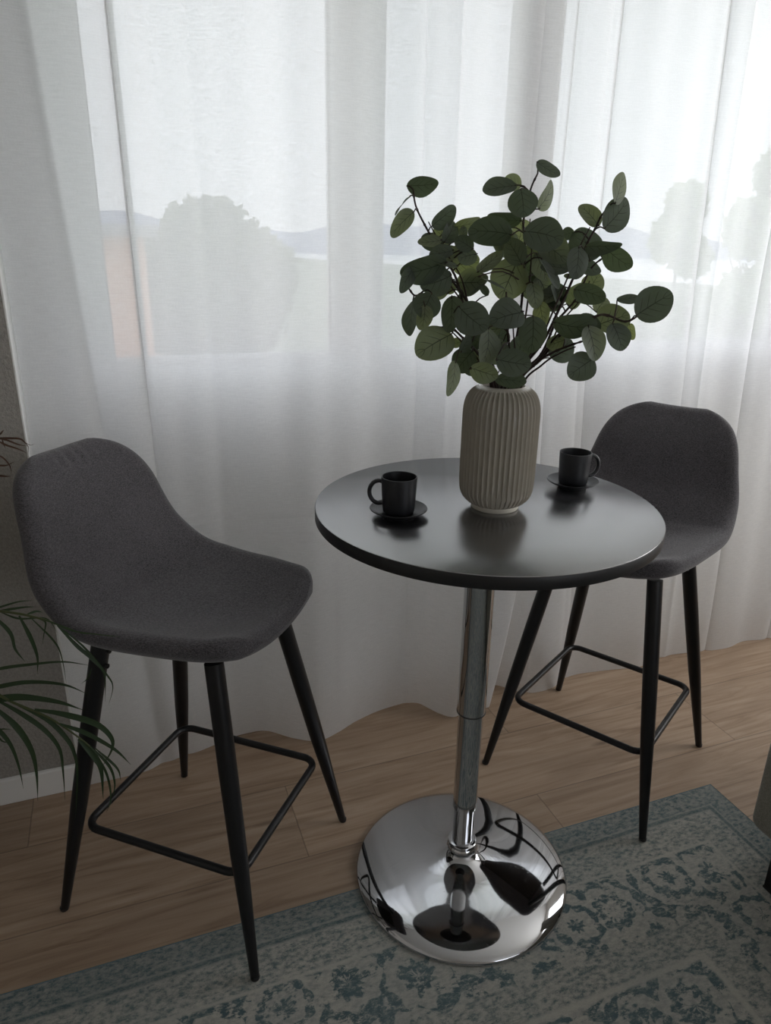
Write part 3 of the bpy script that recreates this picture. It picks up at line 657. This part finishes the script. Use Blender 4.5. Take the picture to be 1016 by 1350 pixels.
# ------------------------------------------------------------------ potted palm (pot and trunk stand just outside the frame on the left)
PC = room(-1.02, 1.06)
pm = tag(empty('potted_palm', (PC.x, PC.y, .0004)), 'potted palm whose drooping fronds hang beside the left stool', 'plant')
bm = bmesh.new(); add_lathe(bm, [(.0, 0), (.11, 0), (.115, .005), (.145, .26), (.152, .265), (.152, .29), (.148, .293), (.140, .29), (.138, .25), (.0, .25)], 48, False, False); bmesh.ops.remove_doubles(bm, verts=bm.verts[:], dist=1e-6)
obj('pot', bm, M['pot'], pm)
bm = bmesh.new(); add_lathe(bm, [(.0, .268), (.06, .270), (.1385, .264), (.1385, .255)], 40, False, True); bmesh.ops.remove_doubles(bm, verts=bm.verts[:], dist=1e-6)
for v in bm.verts: v.co.z += random.uniform(-.004, .004)
obj('soil', bm, M['soil'], pm)
INV = Vector((PC.x, PC.y, .0004))
def blade(bm, uvl, pts, w, n=22):
    P = spline(pts, n)
    for i, p in enumerate(P): pass
    L_, R_, C_ = [], [], []
    for i, p in enumerate(P):
        t = i/(n-1); tg = (P[min(i+1, n-1)]-P[max(i-1, 0)]).normalized(); sd = tg.cross(-CF+Vector((0, 0, .6))).normalized()
        nn = sd.cross(tg); h = w/2*min(1, .35+2.4*t)*max(.03, (1-t**2.2))
        C_.append(bm.verts.new(p-nn*h*.25)); L_.append(bm.verts.new(p+sd*h)); R_.append(bm.verts.new(p-sd*h))
    for i in range(n-1):
        for A, B, a, b in ((L_, C_, 0, .5), (C_, R_, .5, 1)):
            f = bm.faces.new((A[i], A[i+1], B[i+1], B[i]))
            for lp, uvv in zip(f.loops, ((i/n, a), ((i+1)/n, a), ((i+1)/n, b), (i/n, b))): lp[uvl].uv = uvv
def frond(rach, leaflets, mat='palm', label=None):
    f_bm = bmesh.new(); P = spline(rach, 30); P = [p-INV for p in P]
    add_tube(f_bm, P, [.0045-.0035*i/29 for i in range(30)], 8); fo = obj('frond', f_bm, M['rachis'] if mat == 'palm' else M['dry'], pm)
    if label: fo['label'] = label
    bm = bmesh.new(); uvl = bm.loops.layers.uv.new('UVMap')
    for pts, w in leaflets: blade(bm, uvl, [p-INV for p in pts], w)
    obj('leaflets', bm, M[mat], fo, auto='keep')
def pz(x, y, d): return at_view(x/3.97, 740+y/3.97, d)
def lf(seq, w, d0, d1):
    n = len(seq); return ([pz(x, y, d0+(d1-d0)*i/(n-1)) for i, (x, y) in enumerate(seq)], w*d0/FPX/3.97*1.25)
crown = INV+Vector((0, 0, .27))
# lower frond: comes in from the left at mid height and droops across the rear leg
A1 = [crown, INV+Vector((.02, -.03, .60)), pz(-420, 560, 1.14), pz(-120, 640, 1.12), pz(60, 735, 1.10), pz(250, 815, 1.085), pz(410, 920, 1.075), pz(520, 1010, 1.07)]
frond(A1, [
 lf([(-130, 600), (0, 562), (150, 541), (330, 526), (475, 546)], 18, 1.12, 1.13), lf([(-100, 680), (0, 655), (150, 632), (330, 645), (460, 695)], 25, 1.12, 1.10),
 lf([(-60, 735), (0, 720), (120, 711), (300, 735), (440, 780)], 40, 1.11, 1.09), lf([(180, 776), (330, 800), (500, 850), (580, 920), (585, 985), (535, 1075)], 32, 1.085, 1.06),
 lf([(310, 850), (450, 900), (600, 985), (685, 1065)], 24, 1.08, 1.06), lf([(-20, 725), (100, 790), (230, 880), (310, 980), (330, 1100), (340, 1250)], 26, 1.11, 1.09),
 lf([(60, 735), (250, 832), (350, 930), (390, 1010), (405, 1120), (395, 1345)], 26, 1.10, 1.08), lf([(-60, 740), (80, 860), (160, 980), (190, 1100), (198, 1255)], 34, 1.12, 1.10),
 lf([(-100, 800), (0, 890), (60, 970), (100, 1080), (122, 1190)], 24, 1.12, 1.11), lf([(410, 930), (500, 1030), (530, 1100), (540, 1245)], 36, 1.075, 1.06),
 lf([(470, 965), (570, 1070), (600, 1160), (590, 1235)], 16, 1.07, 1.06), lf([(500, 980), (610, 1080), (632, 1148)], 14, 1.07, 1.06), lf([(500, 1000), (560, 1120), (580, 1240), (555, 1320)], 14, 1.07, 1.06),
 lf([(-120, 900), (0, 880), (30, 878), (60, 880)], 8, 1.12, 1.11), lf([(-200, 640), (-60, 800), (0, 930), (60, 950)], 14, 1.13, 1.12)])
# upper frond: passes under the seat edge, tips hang by the leg
A2 = [crown, INV+Vector((.03, -.02, .62)), pz(-480, 230, 1.10), pz(-150, 250, 1.06), pz(60, 268, 1.03), pz(230, 305, 1.01), pz(330, 345, 1.0)]
frond(A2, [
 lf([(-60, 262), (0, 240), (100, 211), (175, 205)], 12, 1.05, 1.08), lf([(-40, 266), (60, 250), (130, 240), (190, 238)], 14, 1.05, 1.07), lf([(140, 278), (190, 262), (225, 268)], 14, 1.03, 1.05),
 lf([(-60, 262), (50, 370), (80, 460), (132, 527)], 20, 1.06, 1.05), lf([(100, 285), (160, 400), (195, 500), (195, 592)], 22, 1.03, 1.03), lf([(200, 300), (238, 320), (230, 380), (222, 435)], 9, 1.02, 1.02),
 lf([(150, 285), (280, 415), (322, 500), (350, 652)], 10, 1.03, 1.06), lf([(300, 335), (400, 440), (480, 510), (545, 590), (550, 735)], 20, 1.02, 1.03), lf([(300, 335), (440, 450), (560, 595), (590, 660), (568, 752)], 11, 1.02, 1.03),
 lf([(300, 335), (400, 368), (560, 388), (640, 395)], 8, 1.0, .985), lf([(230, 305), (300, 330), (430, 376), (500, 378)], 8, 1.0, .985), lf([(480, 560), (460, 610), (425, 642)], 8, 1.03, 1.03), lf([(0, 265), (100, 300), (240, 300), (300, 372)], 10, 1.04, 1.01)])
# a dry frond higher up, only its brown tips reach into the picture
def dz(x, y, d): return at_view(x/7.5, 540+y/7.5, d)
A3 = [crown, INV+Vector((-.01, .03, .70)), dz(-900, 200, 1.22), dz(-350, 240, 1.22), dz(-60, 280, 1.22), dz(40, 290, 1.21)]
def ld(seq, w, d): return ([dz(x, y, d) for x, y in seq], w*d/FPX/7.5*1.3)
frond(A3, [ld([(-80, 280), (60, 282), (190, 288), (240, 320), (272, 352)], 20, 1.21), ld([(-40, 282), (60, 300), (180, 345), (272, 362)], 18, 1.215), ld([(-40, 300), (60, 350), (180, 390), (266, 430)], 18, 1.21),
 ld([(20, 290), (35, 340), (55, 385)], 12, 1.2), ld([(-60, 440), (20, 470), (80, 530), (105, 580), (112, 650)], 14, 1.2), ld([(-100, 555), (0, 553), (70, 550), (150, 510)], 20, 1.2), ld([(-100, 655), (0, 655), (60, 660), (108, 660)], 22, 1.2),
 ld([(-60, 230), (0, 240), (25, 215), (40, 205)], 24, 1.21), ld([(240, 320), (300, 352), (348, 335)], 5, 1.205), ld([(255, 345), (280, 370), (278, 450)], 6, 1.205)], 'dry', 'dried brown frond')
for a_, h_, r_ in ((2.2, .95, .40), (3.0, 1.05, .35), (3.9, .90, .42), (4.6, .75, .40)):
    d_ = Vector((math.cos(a_), math.sin(a_), 0))
    rp = [crown, crown+d_*r_*.25+Vector((0, 0, h_*.5)), crown+d_*r_*.7+Vector((0, 0, h_*.72)), crown+d_*r_+Vector((0, 0, h_*.60))]
    rp = [Vector((max(-1.5, min(-.3, p.x)), min(1.53, p.y), p.z)) for p in rp]
    P = spline(rp, 20); lv = []
    for i in range(7, 20):
        for sg in (-1, 1):
            side = d_.cross(Vector((0, 0, 1)))*sg; e = P[i]+side*.16+d_*.08+Vector((0, 0, -.10)); e.y = min(e.y, 1.55); e.x = max(e.x, -1.52)
            q = P[i]+side*.08+d_*.05+Vector((0, 0, .0)); q.y = min(q.y, 1.54); q.x = max(q.x, -1.51)
            lv.append(([P[i], q, e], .012))
    frond(rp, lv)

# ------------------------------------------------------------------ sofa at the right edge
so = tag(empty('sofa', (1.60, .40, .0035)), 'grey green tweed sofa corner on a dark metal leg at the rug edge', 'sofa')
SX, SY = 1.60, .40
def sb(name, lo, hi, mat, bev, par=so, seg=4):
    bm = bmesh.new(); add_box(bm, (lo[0]-SX, lo[1]-SY, lo[2]-.0035), (hi[0]-SX, hi[1]-SY, hi[2]-.0035), bev, seg); return obj(name, bm, mat, par)
sb('base', (1.173, -.95, .125), (2.02, .845, .40), M['sofa'], .022)
sb('side_panel', (1.166, .70, .120), (2.03, .856, .60), M['sofa'], .024)
sb('back_panel', (1.88, -.95, .35), (2.06, .70, .80), M['sofa'], .03)
sb('side_panel', (1.173, -1.05, .120), (2.03, -.90, .60), M['sofa'], .024)
for k in range(2): sb('seat_cushion', (1.175, -.89+.795*k, .39), (1.87, -.105+.795*k, .50), M['sofa'], .035)
bm = bmesh.new(); add_tube(bm, [(1.1645-SX, .745-SY, .16), (1.1645-SX, .745-SY, .585)], .0022, 8); add_tube(bm, [(1.1645-SX, .735-SY, .158), (1.1645-SX, .70-SY, .158)], .002, 8); obj('seam', bm, M['sofa'], so)
for (lx, ly) in ((1.195, .775), (1.98, .775), (1.195, -.97), (1.98, -.97)):
    bm = bmesh.new(); add_box(bm, (lx-.019-SX, ly-.016-SY, .004), (lx+.019-SX, ly+.016-SY, .14), .002); lg = obj('leg', bm, M['black_metal'], so, False)
    bm = bmesh.new(); add_box(bm, (lx-.020-SX, ly-.017-SY, 0), (lx+.020-SX, ly+.017-SY, .006), .001); obj('foot_pad', bm, M['black_plastic'], lg, False)

# ------------------------------------------------------------------ outside
GZ = -3.0
struct(box('ground', (-60, 2.6, GZ-.3), (90, 420, GZ), M['lawn']), 'garden lawn outside the window')
bm = bmesh.new(); pts = [at_level(150, 462, GZ), at_level(300, 474, GZ), at_level(330, 520, GZ), at_level(120, 520, GZ)]
fv = [bm.verts.new(p+Vector((0, 0, .03))) for p in pts]; bm.faces.new(fv); struct(obj('path', bm, M['path'], smooth=False), 'pale paved path in the garden')
def tree(name, label, px, py_base, py_top, half_px, dist, mat, n, lobes, seed, size):
    rnd = random.Random(seed); t = at_view(px, py_top, dist); g = Vector((t.x, t.y, GZ)); hw = half_px*dist*1.05/FPX
    r = tag(empty(name, g), label, 'tree')
    H = t.z-GZ; cr0 = H*.22
    bm = bmesh.new(); add_tube(bm, [(0, 0, 0), (.05, .03, H*.3), (0, .05, H*.75)], [hw*.09, hw*.07, hw*.02], 10)
    for k in range(5):
        a = 2*PI*k/5+rnd.random(); add_tube(bm, [(.03, .03, H*.25), (hw*.4*math.cos(a), hw*.4*math.sin(a), H*.5), (hw*.7*math.cos(a), hw*.7*math.sin(a), H*.6)], [hw*.05, hw*.03, hw*.01], 8)
    obj('trunk', bm, M['bark'], r)
    bm = bmesh.new()
    for k in range(n):
        lx, lz, lr = lobes[rnd.randrange(len(lobes))]
        while True:
            q = Vector((rnd.uniform(-1, 1), rnd.uniform(-1, 1), rnd.uniform(-1, 1)))
            if .45 < q.length < 1: break
        p = VR*(lx*hw)+Vector((0, 0, cr0+(H-cr0)*lz))+Vector((q.x*lr*hw, q.y*hw*.8*lr, q.z*lr*hw*.95))
        if p.z > H: p.z = H-rnd.random()*.1
        if p.z < .15: p.z = .15+rnd.random()*.3
        n1 = Vector((rnd.gauss(0, 1), rnd.gauss(0, 1), rnd.gauss(0, 1))).normalized(); n2 = n1.orthogonal().normalized(); n3 = n1.cross(n2); s_ = size*rnd.uniform(.6, 1.2)
        bm.faces.new([bm.verts.new(p+n2*s_*a+n3*s_*b) for a, b in ((-1, -.1), (0, -.55), (1, .1), (0, .55))])
    obj('crown', bm, mat, r, smooth=False, auto='keep')
tree('tree', 'broad round dark tree seen through the left curtain', 272, 465, 250, 98, 22, M['tree'], 9000, [(0, .55, .8), (-.55, .5, .52), (.55, .5, .5), (0, .75, .42), (-.1, .25, .8), (.25, .3, .72), (-.45, .25, .5)], 4, .24)
tree('tree', 'loose pale green tree seen through the right curtain', 912, 460, 222, 48, 17, M['tree_pale'], 2600, [(0, .85, .5), (-.2, .7, .6), (.3, .62, .5), (-.1, .3, .8), (.2, .15, .8)], 9, .17)
tree('tree', 'pale green tree at the right picture edge behind the curtain', 1045, 460, 150, 62, 17, M['tree_pale'], 3200, [(0, .8, .5), (-.3, .6, .6), (.3, .55, .6), (-.2, .3, .8), (.2, .1, .8)], 12, .17)
# salmon house at the left, only a strip of it shows past the tree
hb = at_view(172, 312, 15); hs = tag(empty('house', (hb.x, hb.y, GZ)), 'salmon rendered house with grey roof at the left window edge', 'house')
ze = hb.z-GZ
bm = bmesh.new(); add_box(bm, (-7, 0, 0), (.25, 6, ze)); obj('wall', bm, M['render'], hs, False)
bm = bmesh.new(); add_box(bm, (-7.3, -.3, ze), (.5, 6.3, ze+.22)); obj('roof', bm, M['roof'], hs, False)
# far hills
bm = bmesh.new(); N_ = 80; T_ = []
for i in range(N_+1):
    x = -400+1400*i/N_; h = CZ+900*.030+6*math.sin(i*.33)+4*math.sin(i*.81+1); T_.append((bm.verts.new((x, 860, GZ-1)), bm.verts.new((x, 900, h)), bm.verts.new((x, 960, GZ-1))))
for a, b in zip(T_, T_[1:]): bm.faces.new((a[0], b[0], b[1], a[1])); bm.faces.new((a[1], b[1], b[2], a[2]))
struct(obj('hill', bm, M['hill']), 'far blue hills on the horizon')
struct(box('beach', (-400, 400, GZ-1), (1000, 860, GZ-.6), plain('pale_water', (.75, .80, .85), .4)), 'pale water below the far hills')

# ------------------------------------------------------------------ light: overcast daylight
wd = bpy.data.worlds.new('overcast'); S.world = wd; wd.use_nodes = True; nt = wd.node_tree; nt.nodes.clear()
bg = nt.nodes.new('ShaderNodeBackground'); ow = nt.nodes.new('ShaderNodeOutputWorld'); nt.links.new(bg.outputs[0], ow.inputs[0])
bg.inputs[0].default_value = (.905, .94, 1.0, 1); bg.inputs[1].default_value = 2.5
S.view_settings.view_transform = 'Standard'; S.view_settings.look = 'None'; S.view_settings.gamma = 1.0; S.view_settings.use_curve_mapping = False
S.view_settings.exposure = 0.0
S.cycles.max_bounces = 12; S.cycles.diffuse_bounces = 6; S.cycles.transparent_max_bounces = 24; S.cycles.sample_clamp_indirect = 6
